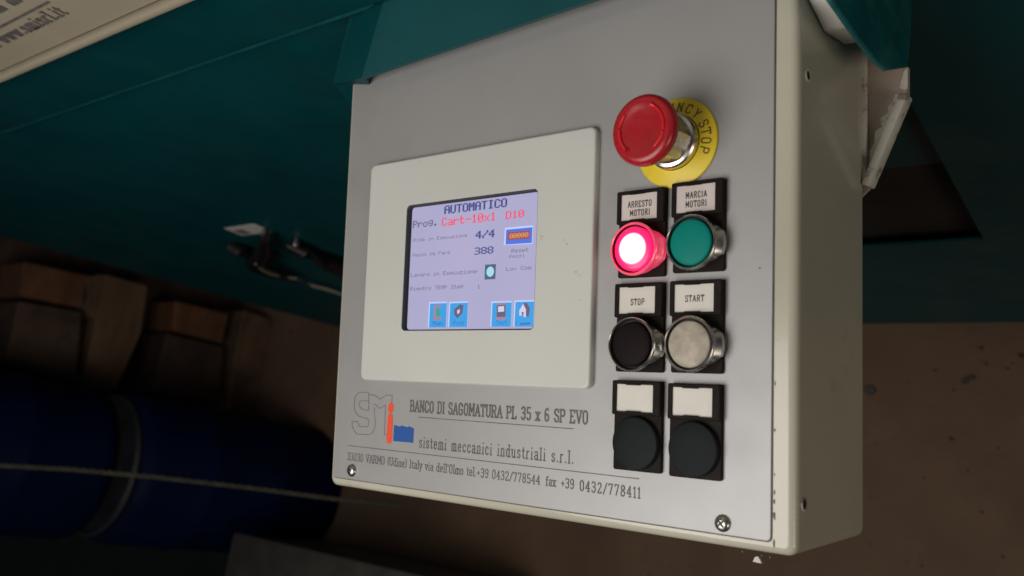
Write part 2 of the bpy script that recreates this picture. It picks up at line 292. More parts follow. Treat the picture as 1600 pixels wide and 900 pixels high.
def letters(bm, text, x0, x1, zb, cap, y, wgt=1.0, serif=True, gap=.6, adv=None, mi=0, org=None, U=None, V=None, nrm=None):
    st, tot = strokes(text, serif, gap, adv); sx = (x1 - x0) / tot; sz = cap / 10
    U = U or Vector((1, 0, 0)); V = V or Vector((0, 0, 1)); nrm = nrm or Vector((0, -1, 0)); org = org or Vector((0, y, 0))
    for k, s in enumerate(st):
        ribbon(bm, [org + U * (x0 + u * sx) + V * (zb + v * sz) for u, v in s], wgt * sz / 2, k, nrm, mi)
# 5x7 dot alphabet of the little display
DOT = {'A': '01110 10001 10001 11111 10001 10001 10001', 'U': '10001 10001 10001 10001 10001 10001 01110', 'T': '11111 00100 00100 00100 00100 00100 00100', 'O': '01110 10001 10001 10001 10001 10001 01110',
'M': '10001 11011 10101 10101 10001 10001 10001', 'I': '01110 00100 00100 00100 00100 00100 01110', 'C': '01110 10001 10000 10000 10000 10001 01110', 'P': '11110 10001 10001 11110 10000 10000 10000', 'r': '00000 00000 10110 11001 10000 10000 10000',
'o': '00000 00000 01110 10001 10001 10001 01110', 'g': '00000 01111 10001 10001 01111 00001 01110', '.': '00000 00000 00000 00000 00000 01100 01100', 'a': '00000 00000 01110 00001 01111 10001 01111', 't': '01000 01000 11110 01000 01000 01001 00110',
'-': '00000 00000 00000 11111 00000 00000 00000', '1': '00100 01100 00100 00100 00100 00100 01110', '0': '01110 10001 10011 10101 11001 10001 01110', 'x': '00000 00000 10001 01010 00100 01010 10001', 'D': '11110 10001 10001 10001 10001 10001 11110',
'4': '00010 00110 01010 10010 11111 00010 00010', '/': '00001 00001 00010 00100 01000 10000 10000', '3': '11110 00001 00001 01110 00001 00001 11110', '8': '01110 10001 10001 01110 10001 10001 01110', ' ': '0 0 0 0 0 0 0',
'R': '11110 10001 10001 11110 10100 10010 10001', 'i': '00100 00000 01100 00100 00100 00100 01110', 'n': '00000 00000 10110 11001 10001 10001 10001', 'E': '11111 10000 10000 11110 10000 10000 11111', 's': '00000 00000 01111 10000 01110 00001 11110',
'e': '00000 00000 01110 10001 11111 10000 01110', 'c': '00000 00000 01110 10000 10000 10001 01110', 'u': '00000 00000 10001 10001 10001 10011 01101', 'z': '00000 00000 11111 00010 00100 01000 11111', 'd': '00001 00001 01101 10011 10001 10001 01111',
'F': '11111 10000 10000 11110 10000 10000 10000', 'L': '10000 10000 10000 10000 10000 10000 11111', 'v': '00000 00000 10001 10001 10001 01010 00100', 'p': '00000 11110 10001 10001 11110 10000 10000', 'S': '01111 10000 10000 01110 00001 00001 11110',
'm': '00000 00000 11010 10101 10101 10101 10101', 'l': '01100 00100 00100 00100 00100 00100 01110'}
def dots(bm, text, x0, x1, z0, z1, y, bold=1.25, mi=0):
    n = len(text); pw = (x1 - x0) / (n * 6 - 1); ph = (z1 - z0) / 7
    for k, ch in enumerate(text):
        for r, row in enumerate(DOT[ch].split()):
            c = 0
            while c < len(row):
                if row[c] == '1':
                    e = c
                    while e + 1 < len(row) and row[e + 1] == '1': e += 1
                    xa = x0 + (k * 6 + c) * pw; xb = x0 + (k * 6 + e + 1) * pw + pw * (bold - 1); zt = z1 - r * ph; yy = y - 1e-5 * (r % 2)
                    f = bm.faces.new([bm.verts.new(v) for v in ((xa, yy, zt - ph * 1.02), (xb, yy, zt - ph * 1.02), (xb, yy, zt), (xa, yy, zt))]); f.material_index = mi
                    c = e + 1
                else: c += 1
def flat(bm, pts, y, mi=0):
    f = bm.faces.new([bm.verts.new((p[0], y, p[1])) for p in pts]); f.normal_update()
    if f.normal.y > 0: f.normal_flip()
    f.material_index = mi

# ================================================================== SETTING
bm = bmesh.new(); nx = 40
box(bm, -9, 7, -6, 9, -.12, 0, 0)
tag(build('floor', bm, 'floor', world=True), kind='structure')

# ================================================================== TEAL MACHINE (world frame; its front is the vertical plane y = MY)
MY = .3545
mach = thing('bending_machine', (.2, MY, .0), 'large teal painted machine with cream name board rising behind the control box', 'machine')
pl = lambda px, py, y=MY: atw(px, py, 1, y)
# lower front panel, with the triangular cut-out at the right
zb = pl(1450, 505).z; zb2 = pl(530, 513).z
xl_top, xl_bot = pl(0, 370), pl(530, 511)
zr = pl(0, 205).z; zr2 = pl(520, 5).z
zr = (zr + zr2) / 2
xl = (xl_top.x + xl_bot.x) / 2
A, B, C_, D_ = pl(1362, 80), pl(1537, 374), pl(1345, 380), pl(1345, 250)
XR = 2.2
bm = bmesh.new()
def slab(bm, pts, t=.003):
    prism(bm, [(p[0], MY, p[1]) for p in pts], (0, t, 0))
tri = [(pl(1425, 165).x, pl(1425, 165).z), (B.x, B.z), (pl(1250, 381).x, pl(1250, 381).z), (pl(1250, 200).x, pl(1250, 200).z)]
(tx0, tz0), (tx1, tz1) = tri[:2]; TX = pl(1250, 381).x - .02
slab(bm, [(xl_top.x - .03, zr), (TX, zr), (TX, zb), (xl_bot.x, zb)])                  # left of the cut-out
slab(bm, [(TX, zr), (XR, zr), (XR, tz1), (tx1, tz1), (tx0, tz0), (TX, tz0)])          # over and right of it
slab(bm, [(TX, tz1), (XR, tz1), (XR, zb), (TX, zb)])                                  # under it
build('front_panel', bm, 'teal', mach, True)
M['dim_brown'] = mat('dim_brown_backing', (.030, .021, .014), .8, var=.35, vscale=9, dirt=(.018, .013, .010), dscale=12, dlo=.45, dhi=.7)  # backing added behind the cut-out; the opening's dimness is in its colour
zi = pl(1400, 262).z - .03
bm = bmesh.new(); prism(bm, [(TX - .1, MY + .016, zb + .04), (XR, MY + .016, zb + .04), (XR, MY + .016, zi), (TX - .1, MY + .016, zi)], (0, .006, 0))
build('cutout_backing', bm, 'dim_brown', mach, True)
bm = bmesh.new(); prism(bm, [(TX - .1, MY + .013, zi), (XR, MY + .013, zi), (XR, MY + .013, 1.0), (TX - .1, MY + .013, 1.0)], (0, .006, 0))
build('cutout_backing', bm, 'teal', mach, True)
bm = bmesh.new(); prism(bm, [(xl_bot.x + .02, MY + .007, zb + .02), (XR, MY + .007, zb + .02), (XR, MY + .5, zb + .02), (xl_bot.x + .02, MY + .5, zb + .02)], (0, 0, .01))
build('base_plate', bm, 'wood_dark', mach, True)
# upper beam, standing a little proud, with the ledge below it; lit edge painted in lighter teal
bm = bmesh.new(); box(bm, -2.6, XR, MY - .014, MY + .25, zr + .006, 1.9, .003)
build('upper_beam', bm, 'teal', mach, True, smooth=.6)
bm = bmesh.new(); box(bm, -2.6, XR, MY - .006, MY + .02, zr - .006, zr - .0005, .0022)
build('ledge', bm, mat('teal_lit_edge', (.006, .10, .105), .35, var=.25, vscale=20), mach, True, smooth=.6)
# cream name board
YS = MY - .022
s0, s1 = atw(0, 128, 1, YS), atw(285, -3, 1, YS); zs = (s0.z + s1.z) / 2
bm = bmesh.new()
prism(bm, [(-2.5, YS, zs + .009), (1.2, YS, zs + .009), (1.2, YS, zs + .42), (-2.5, YS, zs + .42)], (0, .006, 0))
nb = build('name_board', bm, 'sign', mach, True)
bm = bmesh.new(); box(bm, -2.5, 1.2, YS - .005, YS + .006, zs - .000, zs + .006, .002)
build('board_rim', bm, 'sign', nb, True, smooth=.6)
q0, q1, q2 = atw(6, 66, 1, YS), atw(109, 21, 1, YS), atw(70, 15, 1, YS)
bm = bmesh.new(); UX = Vector((1, 0, 0)); VZ = Vector((0, 0, 1)); NW = Vector((0, -1, 0)); o = Vector((0, YS - .0006, 0))
zbase = (q0.z + q1.z) / 2
letters(bm, 'www.smisrl.it', q0.x, q1.x, zbase, q2.z - zbase, 0, 2.0, True, .5, org=o, U=UX, V=VZ, nrm=NW)
letters(bm, 'i', atw(-8, 76, 1, YS).x, atw(2, 70, 1, YS).x, zbase, q2.z - zbase, 0, 2.0, True, .5, org=o, U=UX, V=VZ, nrm=NW)
t0, t1 = atw(0, 44, 1, YS), atw(73, 1, 1, YS)
ribbon(bm, [(-2, YS - .0006, (t0.z + t1.z) / 2), (t1.x, YS - .0006, (t0.z + t1.z) / 2)], .0012, 0, NW)
g0 = atw(0, 13, 1, YS); g1 = atw(27, 0, 1, YS)
letters(bm, 'ITA', g1.x - .085, g1.x, (g0.z + g1.z) / 2, .045, 0, 1.4, True, .5, org=o, U=UX, V=VZ, nrm=NW)
build('board_lettering', bm, 'engrave', nb, True)
# hood plate over the far end of the console and its cheek
HY = -.016
h = [at(565, 122, HY), at(925, 0, HY)]; slope = (h[1].z - h[0].z) / (h[1].x - h[0].x)
zc = lambda x: h[0].z + slope * (x - h[0].x)
hb = at(603, -12, HY)
bm = bmesh.new()
pts = [(h[0].x, HY, h[0].z), (.33, HY, zc(.33)), (.35, HY, .277), (.35, HY, .372), (hb.x + .005, HY, .372), (hb.x, HY, hb.z)]
prism(bm, pts, (0, .003, 0))
hd = build('hood', bm, 'teal_hood_lit', mach)
w0, w1 = at(520, 131, -.0040), at(556, -12, -.0040)
bm = bmesh.new(); prism(bm, [(h[0].x, HY, h[0].z), (hb.x, HY, hb.z), (hb.x + .002, HY, .372), (w1.x + .004, -.0040, .372), (w1.x, -.0040, w1.z), (w0.x, -.0040, w0.z)], (-.0008, .003, 0))
build('hood_wing', bm, 'teal', hd)
w2 = at(552, 168, .03)
bm = bmesh.new(); prism(bm, [(w0.x + .001, -.0038, w0.z + .001), (h[0].x, HY + .0035, h[0].z + .001), (w2.x + .03, .03, w2.z), (w2.x, .03, w2.z)], (0, .0005, .003))
build('hood_shade_wedge', bm, 'teal', hd)  # wedge added to stand for the shadow under the hood's left corner
ck = [atx(1300, 0, .3505), atx(1345, 64, .3505), atx(1372, 98, .3505), atx(1387, 110, .3505), atx(1419, 105, .3505), atx(1424, 50, .3505)]
bm = bmesh.new(); cp = [(p.x, p.y, p.z) for p in ck] + [(.3505, .098, .38), (.3505, HY - .01, .38), (.3505, HY - .01, ck[0].z + .004)]
prism(bm, cp, (-.003, 0, 0)); bevel_all(bm, .0008, 1)
build('hood_cheek', bm, M['teal_cheek_lit'], hd)
# sticker, latches on the machine front
bm = bmesh.new(); yy = MY - .001
sp = [atw(350, 357, 1, yy), atw(397, 350, 1, yy), atw(426, 363, 1, yy), atw(378, 368, 1, yy)]
prism(bm, sp, (0, .0006, 0)); st_ = build('sticker', bm, 'paper', mach, True)
c4 = lambda u, v: sp[0].lerp(sp[1], u).lerp(sp[3].lerp(sp[2], u), v) + Vector((0, -.0008, 0))
bm = bmesh.new(); prism(bm, [c4(.12, .3), c4(.42, .3), c4(.42, .85), c4(.12, .85)], (0, .0003, 0)); build('sticker_print', bm, 'tan', st_, True)
def wt(px, py, off): return atw(px, py, 1, MY - off)
def latch(knob, base, lev, label):
    bm = bmesh.new(); c = wt(*base, .004); box(bm, c.x - .022, c.x + .02, MY - .010, MY - .0005, c.z - .02, c.z + .018, .004)
    r = tag(build('latch', bm, 'lever', mach, True, smooth=.5), label=label)
    bm = bmesh.new(); tube(bm, [wt(*p) for p in lev[0]], lev[1], 10); build('lever', bm, 'lever', r, True, smooth=.7)
    bm = bmesh.new(); k = wt(*knob, .010); tube(bm, [k + Vector((0, .009, 0)), k, k + Vector((0, -.004, 0))], [.0045, .006, .0035], 12); build('stud', bm, 'steel', r, True, smooth=.7)
    return r
latch((413, 368), (410, 395), ([(415, 372, .016), (412, 392, .02), (398, 412, .02), (425, 425, .018), (462, 436, .012)], [.006, .011, .014, .010, .006]), 'black latch with a bright stud under the sticker')
latch((462, 382), (475, 392), ([(448, 383, .012), (475, 394, .016), (505, 408, .018), (536, 420, .014)], [.006, .010, .012, .012]), 'black latch half hidden by the control box')
bm = bmesh.new(); tube(bm, [wt(358, 385, .01), wt(372, 392, .015), wt(395, 402, .015)], [.007, .009, .009], 8); build('latch_arm', bm, 'lever', mach, True, smooth=.7)
bm = bmesh.new(); cp = [wt(400, 411, .03), wt(411, 422, .028), (wt(425, 428, .024)), wt(442, 432, .018), wt(462, 435, .014), wt(485, 445, .012), wt(510, 452, .012), wt(545, 463, .012)]
tube(bm, cp, .0028, 8); tag(build('loose_cable', bm, 'cable', None, True, smooth=.7), 'thin grey cable dangling from the black latch on the teal machine', 'cable')

# ================================================================== CONTROL BOX
XL, XRR, ZB, ZT, DEP = -.005, .325, .0294, .345, .088
cb_ = thing('control_box', W(.16, DEP, .0294), 'cream steel control box with touch screen, push buttons and red mushroom stop', 'control panel')
bm = bmesh.new()
def L_(y, ins, r): return [(u, y, v) for u, v in rr(XL + ins, XRR - ins, ZB + ins, ZT - ins, r, 6)]
R0_ = .0055
loops = [L_(DEP, .0012, R0_), L_(DEP - .0012, 0, R0_)]
for i in range(0, 6):
    a = radians(90 * i / 5); loops.append(L_(.0045 - .0045 * sin(a), .0045 - .0045 * cos(a), max(R0_ - (.0045 - .0045 * cos(a)) * .6, .002)))
loops.insert(2, [(u, .0050, v) for u, v in rr(XL, XRR, ZB, ZT, R0_, 6)]); loops.append([(u, 0, v) for u, v in rr(XL + .0049, XRR - .0049, ZB + .0049, ZT - .0049, .0018, 6)])
loft(bm, loops, True, True)
enc = build('enclosure', bm, 'cream', cb_, smooth=.5)
# dents and chips in the paint, knockout holes on the side
for px, py, r in ((1262, 118, .0026), (1256, 788, .0026)):
    c = atx(px, py, XRR); bm = bmesh.new()
    n = 20
    ring = lambda rr_, xx: [(xx, c.y + rr_ * cos(2 * pi * i / n), c.z + rr_ * sin(2 * pi * i / n)) for i in range(n)]
    loft(bm, [ring(r * 1.25, XRR - .0002), ring(r * 1.2, XRR + .0005), ring(r * .95, XRR + .0006), ring(r * .9, XRR + .0002)], False, True, 0, [0, 0, 0, 1])
    build('side_hole', bm, ['rim', 'dark'], enc, smooth=.6)
bm = bmesh.new(); rnd = random.Random(3)
def chip(u, v, s, sy=1.0):
    n = 8; vs = []
    for i in range(n):
        a = 2 * pi * i / n; k = s * rnd.uniform(.55, 1.1); vs.append((u + k * cos(a) * .5, v + k * sin(a) * sy))
    flat(bm, vs, -.00015 - rnd.random() * 1e-5)
for v, s, sy in ((.047, .0016, 1.6), (.0535, .0012, 1.2), (.0577, .0010, 1.5), (.0345, .0012, 1.8), (.0865, .0010, 1.2), (.066, .0007, 1), (.108, .0008, 1.5)): chip(.3146, v, s, sy)
for px, py in ((1160, 862), (1190, 868), (1203, 871), (1206, 600), (1208, 660)): c = at(px, py, 0); chip(c.x, c.z, .0007, .7)
build('paint_chips', bm, mat('bare_dark_metal', (.09, .08, .065), .5), enc)
# ---- front foil
PX0, PX1, PZ0, PZ1 = -.0002, .3133, .0353, .338
bm = bmesh.new(); PY = -.0010
def Pl(y, ins, r): return [(u, y, v) for u, v in rr(PX0 + ins, PX1 - ins, PZ0 + ins, PZ1 - ins, r, 4)]
loft(bm, [Pl(.0005, 0, .0022), Pl(PY + .0003, 0, .0022), Pl(PY, .0003, .002)], True, True)
plate = build('front_plate', bm, 'plate', cb_, smooth=.5)
# dark joint line round the foil
bm = bmesh.new(); e = .0006
loft(bm, [[(u, -.00012, v) for u, v in rr(PX0 - e, PX1 + e, PZ0 - e, PZ1 + e, .0026, 4)], [(u, -.00012, v) for u, v in rr(PX0 + .0005, PX1 - .0005, PZ0 + .0005, PZ1 - .0005, .002, 4)]])
build('joint_line', bm, 'engrave', plate)
LY = PY - .00015
def lettering(name, items, m='engrave'):
    bm = bmesh.new()
    for it in items: letters(bm, *it[0], y=LY, **it[1])
    return build(name, bm, m, plate)
M['engrave_soft'] = mat('worn_engraving', (.16, .15, .14), .6, var=.3, vscale=150)
lettering('title_lettering', [(('BANCO DI SAGOMATURA PL 35 x 6 SP EVO', .0716, .2093, .0831, .0067), dict(wgt=1.5, gap=.35))])
lettering('company_lettering', [(('sistemi meccanici industriali s.r.l.', .0811, .2003, .0612, .0066), dict(wgt=1.05, gap=1.3))], 'engrave')
lettering('address_lettering', [(("33030 VARMO (Udine) Italy via dell'Olmo tel.+39 0432/778544", .0135, at(844, 756, LY).x, .0478, .0049), dict(wgt=1.1, gap=.2)),
    (('fax', at(852, 757, LY).x, at(868.5, 759, LY).x, .0478, .0049), dict(wgt=1.2, gap=.3)), (('+39', at(876, 760, LY).x, at(897, 762, LY).x, .0478, .0050), dict(wgt=1.2, gap=.3)), (('0432/778411', at(905, 764, LY).x, at(1001, 776, LY).x, .0474, .0053), dict(wgt=1.25, gap=.9))])
bm = bmesh.new(); N_ = Vector((0, -1, 0))
ribbon(bm, [(.0798, LY, .0797), (.1997, LY, .0799)], .00022, 0, N_); ribbon(bm, [(.0141, LY, .0573), (.2418, LY, .0571)], .00022, 1, N_)
build('ruled_lines', bm, 'engrave', plate)
# logo: outlined S and M, orange figure, blue factory
bm = bmesh.new()
lp = lambda pts: [tuple(at(540 + x / 9, 600 + y / 9, LY)) for x, y in pts]
for k, s in enumerate(([(132, 190), (150, 150), (200, 118), (325, 118), (325, 238), (215, 235), (188, 262), (195, 320), (240, 358), (325, 372)], [(132, 390), (180, 450), (240, 470), (300, 485), (322, 505), (320, 590), (300, 602), (190, 596), (165, 528), (88, 528), (92, 590), (118, 655), (160, 705), (330, 712), (380, 680), (405, 620), (420, 560), (408, 450), (404, 330)],
    [(132, 190), (122, 250), (120, 330), (132, 390)], [(325, 238), (322, 372)], [(325, 155), (395, 152), (430, 175), (485, 215), (570, 158), (655, 158), (648, 265)], [(395, 285), (420, 290), (475, 345), (560, 298), (556, 400), (545, 716), (575, 716)])):
    ribbon(bm, lp(s), .00017, k, N_)
build('logo_letters', bm, 'engrave', plate)
bm = bmesh.new(); n = 20
c1 = at(610.6, 637, LY)
flat(bm, [(c1.x + .0026 * cos(2 * pi * i / n), c1.z + .0036 * sin(2 * pi * i / n)) for i in range(n)], LY)
c2, c3 = at(609.8, 652, LY), at(608, 687, LY); w = .0026
flat(bm, [(c3.x + w * cos(a), c3.z + w * sin(a)) for a in [pi + pi * i / 8 for i in range(9)]] + [(c2.x + w * cos(a) * .95, c2.z + w * sin(a)) for a in [pi * i / 8 for i in range(9)]], LY)
build('logo_figure', bm, 'orange', plate)
bm = bmesh.new()
flat(bm, [(lambda p: (p.x, p.z))(at(540 + x / 9, 600 + y / 9, LY)) for x, y in ((668, 802), (950, 828), (960, 625), (885, 592), (868, 608), (780, 582), (765, 600), (680, 576))], LY + .00003)
build('logo_factory', bm, 'blue', plate)
# pan-head screws with a cross recess
def screw(cx, cz, rot, s=1.0):
    bm = bmesh.new(); r = .0042 * s
    prof = [(r * .97, PY + .0001), (r, PY - .0003), (r * .93, PY - .0011), (r * .78, PY - .0018), (r * .55, PY - .0023), (r * .3, PY - .0025)]
    lathe(bm, cx, cz, prof, 28, False, True)
    pts = []
    w = r * .10; l = r * .50
    for k in range(4):
        a = rot + k * pi / 2; d = Vector((cos(a), sin(a))); pn = Vector((-sin(a), cos(a)))
        pts += [d * l - pn * w, d * l + pn * w, (d + Vector((cos(a + pi / 2), sin(a + pi / 2)))) * w * 1.3]
    vs = [(cx + p.x, PY - .00256, cz + p.y) for p in pts]
    prism(bm, vs, (0, .0008, 0), 1)
    return build('screw', bm, ['steel', 'dark'], plate, smooth=.6)
bm = bmesh.new(); c = at(1187, 419, LY); flat(bm, [(c.x + .0006 * cos(i), c.z + .0005 * sin(i)) for i in range(6)], LY); build('speck', bm, 'engrave', plate)
screw(.0193, .0413, .35); screw(.2892, .0407, .75)
screw(.0193, .330, .1); screw(.2892, .330, .6)
# cable gland bracket: cream flange between side and hood cheek
bm = bmesh.new()
f0, f1, f2 = atx(1306, 0, .335), atx(1322, 45, .335), atx(1343, 64, .335)
prism(bm, [(XRR + .0002, f0.y - .012, f0.z - .001), (XRR + .0002, f1.y - .004, f1.z - .001), (XRR + .0002, f2.y + .004, f2.z + .001), (XRR + .0002, f2.y + .02, f2.z + .02), (XRR + .0002, f0.y, f0.z + .04)], (.020, 0, 0)); bevel_all(bm, .0015, 2)
build('side_flange', bm, 'rim', cb_, smooth=.5)

# ---- operator terminal (touch screen)
bm = bmesh.new()
BX0, BX1, BZ0, BZ1, BY = .0272, .2120, .1016, .2461, -.0052
ox0, ox1, oz0, oz1 = .0650, .1725, .1341, .2147
def Bl(y, ins, r=.004): return [(u, y, v) for u, v in rr(BX0 + ins, BX1 - ins, BZ0 + ins, BZ1 - ins, r, 6)]
def Il(y, ins, r=.0032): return [(u, y, v) for u, v in rr(ox0 + ins, ox1 - ins, oz0 + ins, oz1 - ins, r, 6)]
loft(bm, [Bl(PY, 0), Bl(BY + .0013, 0), Bl(BY + .0006, .0003), Bl(BY + .0002, .0007), Bl(BY, .0013), Il(BY, -.0004), Il(BY + .0003, 0), Il(-.0013, .0003)], False, False, 0, [0] * 5 + [1, 1])
term = build('operator_terminal', bm, ['bezel', 'screen_edge'], cb_, smooth=.22)
SY = -.0016
bm = bmesh.new(); loft(bm, [Il(SY + .0010, -.001), Il(SY, -.001)], True, True); build('display', bm, 'lcd', term)
bm = bmesh.new(); k = .0011
loft(bm, [[(u, SY - .0001, v) for u, v in rr(ox0 - .0005, ox1 + .0005, oz0 - .0005, oz1 + .0005, .003, 6)], [(u, SY - .0001, v) for u, v in rr(ox0 + .0012, ox1 - .0004, oz0 + .0006, oz1 - .0008, .0022, 6)]])
build('display_border', bm, 'screen_edge', term)
TY = SY - .00018
def stext(bm, text, p0, p1, hpx, bold=1.2, mi=0):
    a, b = at(*p0, TY), at(*p1, TY); c = at(p0[0], p0[1] - hpx, TY); zz = (a.z + b.z) / 2
    dots(bm, text, a.x, b.x, zz, zz + (c.z - a.z), TY, bold, mi)
bm = bmesh.new()
stext(bm, 'AUTOMATICO', (694, 333), (791, 325), 13, 1.7, 0)
stext(bm, 'Cart-10x1', (690, 352), (774, 346), 13, 1.5, 1)
stext(bm, 'D10', (790, 342), (818, 340), 12, 1.5, 1)
stext(bm, 'Prog.', (645, 356), (684, 353), 11, 1.3, 2)
stext(bm, '4/4', (743, 373), (772, 371), 12, 1.6, 0)
stext(bm, '388', (741, 398), (770, 396), 11, 1.5, 0)
for tx, a, b, hp in (('Riga in Esecuzione', (646, 377), (730, 371), 5), ('Pezzi da Fare', (645, 401), (703, 397), 5), ('Lavoro in Esecuzione', (642, 433), (745, 427), 6), ('Rientro TEMP Step', (641, 455), (724, 450), 6), ('1', (746, 451), (750, 451), 6),
    ('Reset', (799, 395), (826, 393), 6), ('Pezzi', (796, 403), (820, 402), 5), ('Low Com'.replace('w', 'v'), (791, 423), (830, 421), 6)):
    stext(bm, tx, a, b, hp, 1.1, 3)
build('display_lettering', bm, ['s_blue', 's_red', 's_grey', 's_grey2'], term)
P2 = lambda px, py: (lambda p: (p.x, p.z))(at(px, py, TY))
def rect4(bm, a, b, c, d, dy, mi): flat(bm, [P2(*a), P2(*b), P2(*c), P2(*d)], TY - dy, mi)
# counter key
bm = bmesh.new()
rect4(bm, (789, 356), (833, 352), (832, 381), (787, 383), 0, 0); rect4(bm, (791, 359), (832, 355), (831, 379.5), (790, 382), 2e-5, 1); rect4(bm, (794, 363), (828, 360), (827, 373), (793, 375), 4e-5, 2)
a, b = at(796, 372.5, TY - 6e-5), at(825, 370.5, TY - 6e-5); dots(bm, '00000', a.x, b.x, (a.z + b.z) / 2, (a.z + b.z) / 2 + .0029, TY - 6e-5, 1.5, 3)
build('counter_key', bm, ['s_edge', 's_violet', 's_brown', 's_gold'], term)
# small lamp symbol
bm = bmesh.new(); rect4(bm, (758, 413.5), (775, 412.5), (774, 436), (757, 437), 0, 0); rect4(bm, (758.6, 415.5), (773, 414.5), (772, 433.5), (758, 434.5), 2e-5, 1)
c = at(766, 424.5, TY); flat(bm, [(c.x + .0030 * cos(2 * pi * i / 16), c.z + .0031 * sin(2 * pi * i / 16)) for i in range(16)], TY - 4e-5, 2)
build('lamp_symbol', bm, ['s_shade', 's_teal', 's_pale'], term)
def key(x0, y0, x1, y1, icon, hidden=1.0):
    """x0,y0 top left; x1,y1 bottom right, in photograph pixels"""
    bm = bmesh.new(); sl = -.022
    rect4(bm, (x0 + 1, y0), (x1 + 1, y0 + sl * (x1 - x0)), (x1, y1), (x0 - 1, y1), 0, 0)
    rect4(bm, (x0 + 2.6, y0 + 2.4), (x1 + 1, y0 + 2.2 + sl * (x1 - x0)), (x1 - .3, y1), (x0 + .8, y1), 2e-5, 1)
    def q(pts, mi, d=4e-5): flat(bm, [P2(x0 + u * (x1 - x0), y0 + v * (y1 - y0)) for u, v in pts], TY - d, mi)
    if icon == 0:
        q([(.30, .12), (.72, .10), (.72, .22), (.42, .22), (.42, .60), (.74, .60), (.74, .72), (.28, .72)], 4); q([(.42, .26), (.62, .24), (.66, .56), (.44, .58)], 5, 6e-5)
    if icon == 1:
        q([(.30, .30), (.62, .10), (.80, .14), (.74, .45), (.46, .66), (.30, .50)], 3); q([(.45, .36), (.60, .28), (.60, .42), (.48, .50)], 2, 6e-5)
    if icon == 2:
        q([(.30, .10), (.74, .08), (.72, .70), (.28, .72)], 3); q([(.36, .20), (.66, .18), (.66, .40), (.36, .42)], 2, 6e-5); q([(.26, .62), (.72, .60), (.72, .72), (.26, .74)], 4, 8e-5); q([(.30, .06), (.74, .04), (.74, .13), (.30, .15)], 4, 8e-5)
    if icon == 3:
        q([(.28, .38), (.50, .10), (.66, .08), (.82, .30), (.76, .60), (.60, .62)], 3); q([(.28, .38), (.48, .12), (.62, .34), (.62, .64), (.50, .62), (.50, .44), (.40, .44), (.40, .58), (.28, .58)], 2, 6e-5)
    if icon < 3:
        a, b = at(x0 + .25 * (x1 - x0), y0 + .92 * (y1 - y0), TY), at(x0 + .8 * (x1 - x0), y0 + .91 * (y1 - y0), TY)
        dots(bm, ('Man', 'Prog', 'Test')[icon], a.x, b.x, a.z, a.z + .0026, TY - 4e-5, 1.2, 6)
    else: q([(.12, .80), (.16, .78), (.12, .92), (.06, .96)], 6); q([(.30, .86), (.84, .83), (.84, .91), (.30, .94)], 6)
    build('touch_key', bm, ['s_edge', 's_key', 's_white', 's_shade', 's_mid', 's_green', 's_inkblue'], term)
key(669.5, 472, 697, 511.5, 0); key(701, 471.5, 730, 511, 1); key(767, 471, 798.5, 510.5, 2); key(803, 469.5, 833.5, 510.5, 3)
# finger smudges and stain beside the screen
rnd = random.Random(8); M['smudge'] = mat('grey_smudge', (.37, .38, .31), .5)
for px, py, s in ((847, 371, .0016), (882, 375, .0010), (900, 424, .0012), (884, 382, .0013), (905, 430, .0010), (907, 469, .0008), (619, 506, .0007)):
    p = at(px, py, BY); bm = bmesh.new()
    for j in range(3):
        u, v = p.x + rnd.uniform(-s, s), p.z + rnd.uniform(-s, s) * .6
        flat(bm, [(u + s * .55 * rnd.uniform(.5, 1) * cos(2 * pi * i / 9), v + s * .35 * rnd.uniform(.5, 1) * sin(2 * pi * i / 9)) for i in range(9)], BY - .00006 - 1e-5 * j)
    build('smudge', bm, 'smudge', term)

# ---- push buttons on legend holders
def rrp(x0, x1, z0, z1, r, y, n=3): return [(u, y, v) for u, v in rr(x0, x1, z0, z1, r, n)]
def holder(x, z, label, rot):
    """x = left edge, z = top edge; returns the holder part and its button centre"""
    w = .0290; fh = .0178; tot = .0462
    bm = bmesh.new()
    loft(bm, [rrp(x + .0003, x + w, z - tot, z - fh + .002, .0012, PY - .0001), rrp(x + .0003, x + w, z - tot, z - fh + .002, .0012, PY - .0017), rrp(x + .0007, x + w - .0004, z - tot + .0004, z - fh + .0016, .001, PY - .0021)], False, True)
    # raised frame round the card
    cx0, cx1, cz0, cz1 = x + .0026, x + w - .0042, z - fh + .0018, z - .0020
    loft(bm, [rrp(x, x + w, z - fh, z, .0010, PY - .0001), rrp(x, x + w, z - fh, z, .0010, PY - .0038), rrp(x + .0005, x + w - .0005, z - fh + .0005, z - .0005, .0009, PY - .0043), rrp(cx0, cx1, cz0, cz1, .0003, PY - .0043), rrp(cx0, cx1, cz0, cz1, .0003, PY - .0030)], False, False)
    # the two spring tongues that hold the card
    for zz in (cz0 - .0006, cz1 - .0004): box(bm, x + .0085, x + .0175, PY - .0046, PY - .0040, zz, zz + .0010, .0002, 1)
    h_ = tag(build('push_button', bm, 'black', cb_, smooth=.5), label=label)
    return h_, (cx0, cx1, cz0, cz1), (x + w / 2 + .0002, z - fh - (tot - fh) / 2 - .0002)
def card(h_, c, lines, m):
    bm = bmesh.new(); x0, x1, z0, z1 = c; Y = PY - .0034
    loft(bm, [rrp(x0 - .0003, x1 + .0003, z0 - .0003, z1 + .0003, .0002, Y + .0005), rrp(x0 - .0003, x1 + .0003, z0 - .0003, z1 + .0003, .0002, Y)], False, True)
    for t, u0, u1, v, cap in lines: letters(bm, t, x0 + u0 * (x1 - x0), x0 + u1 * (x1 - x0), z0 + v * (z1 - z0), cap, Y - .00008, 1.5, False, 1.2, None, 1)
    build('label_card', bm, [m, 'ink'], h_)
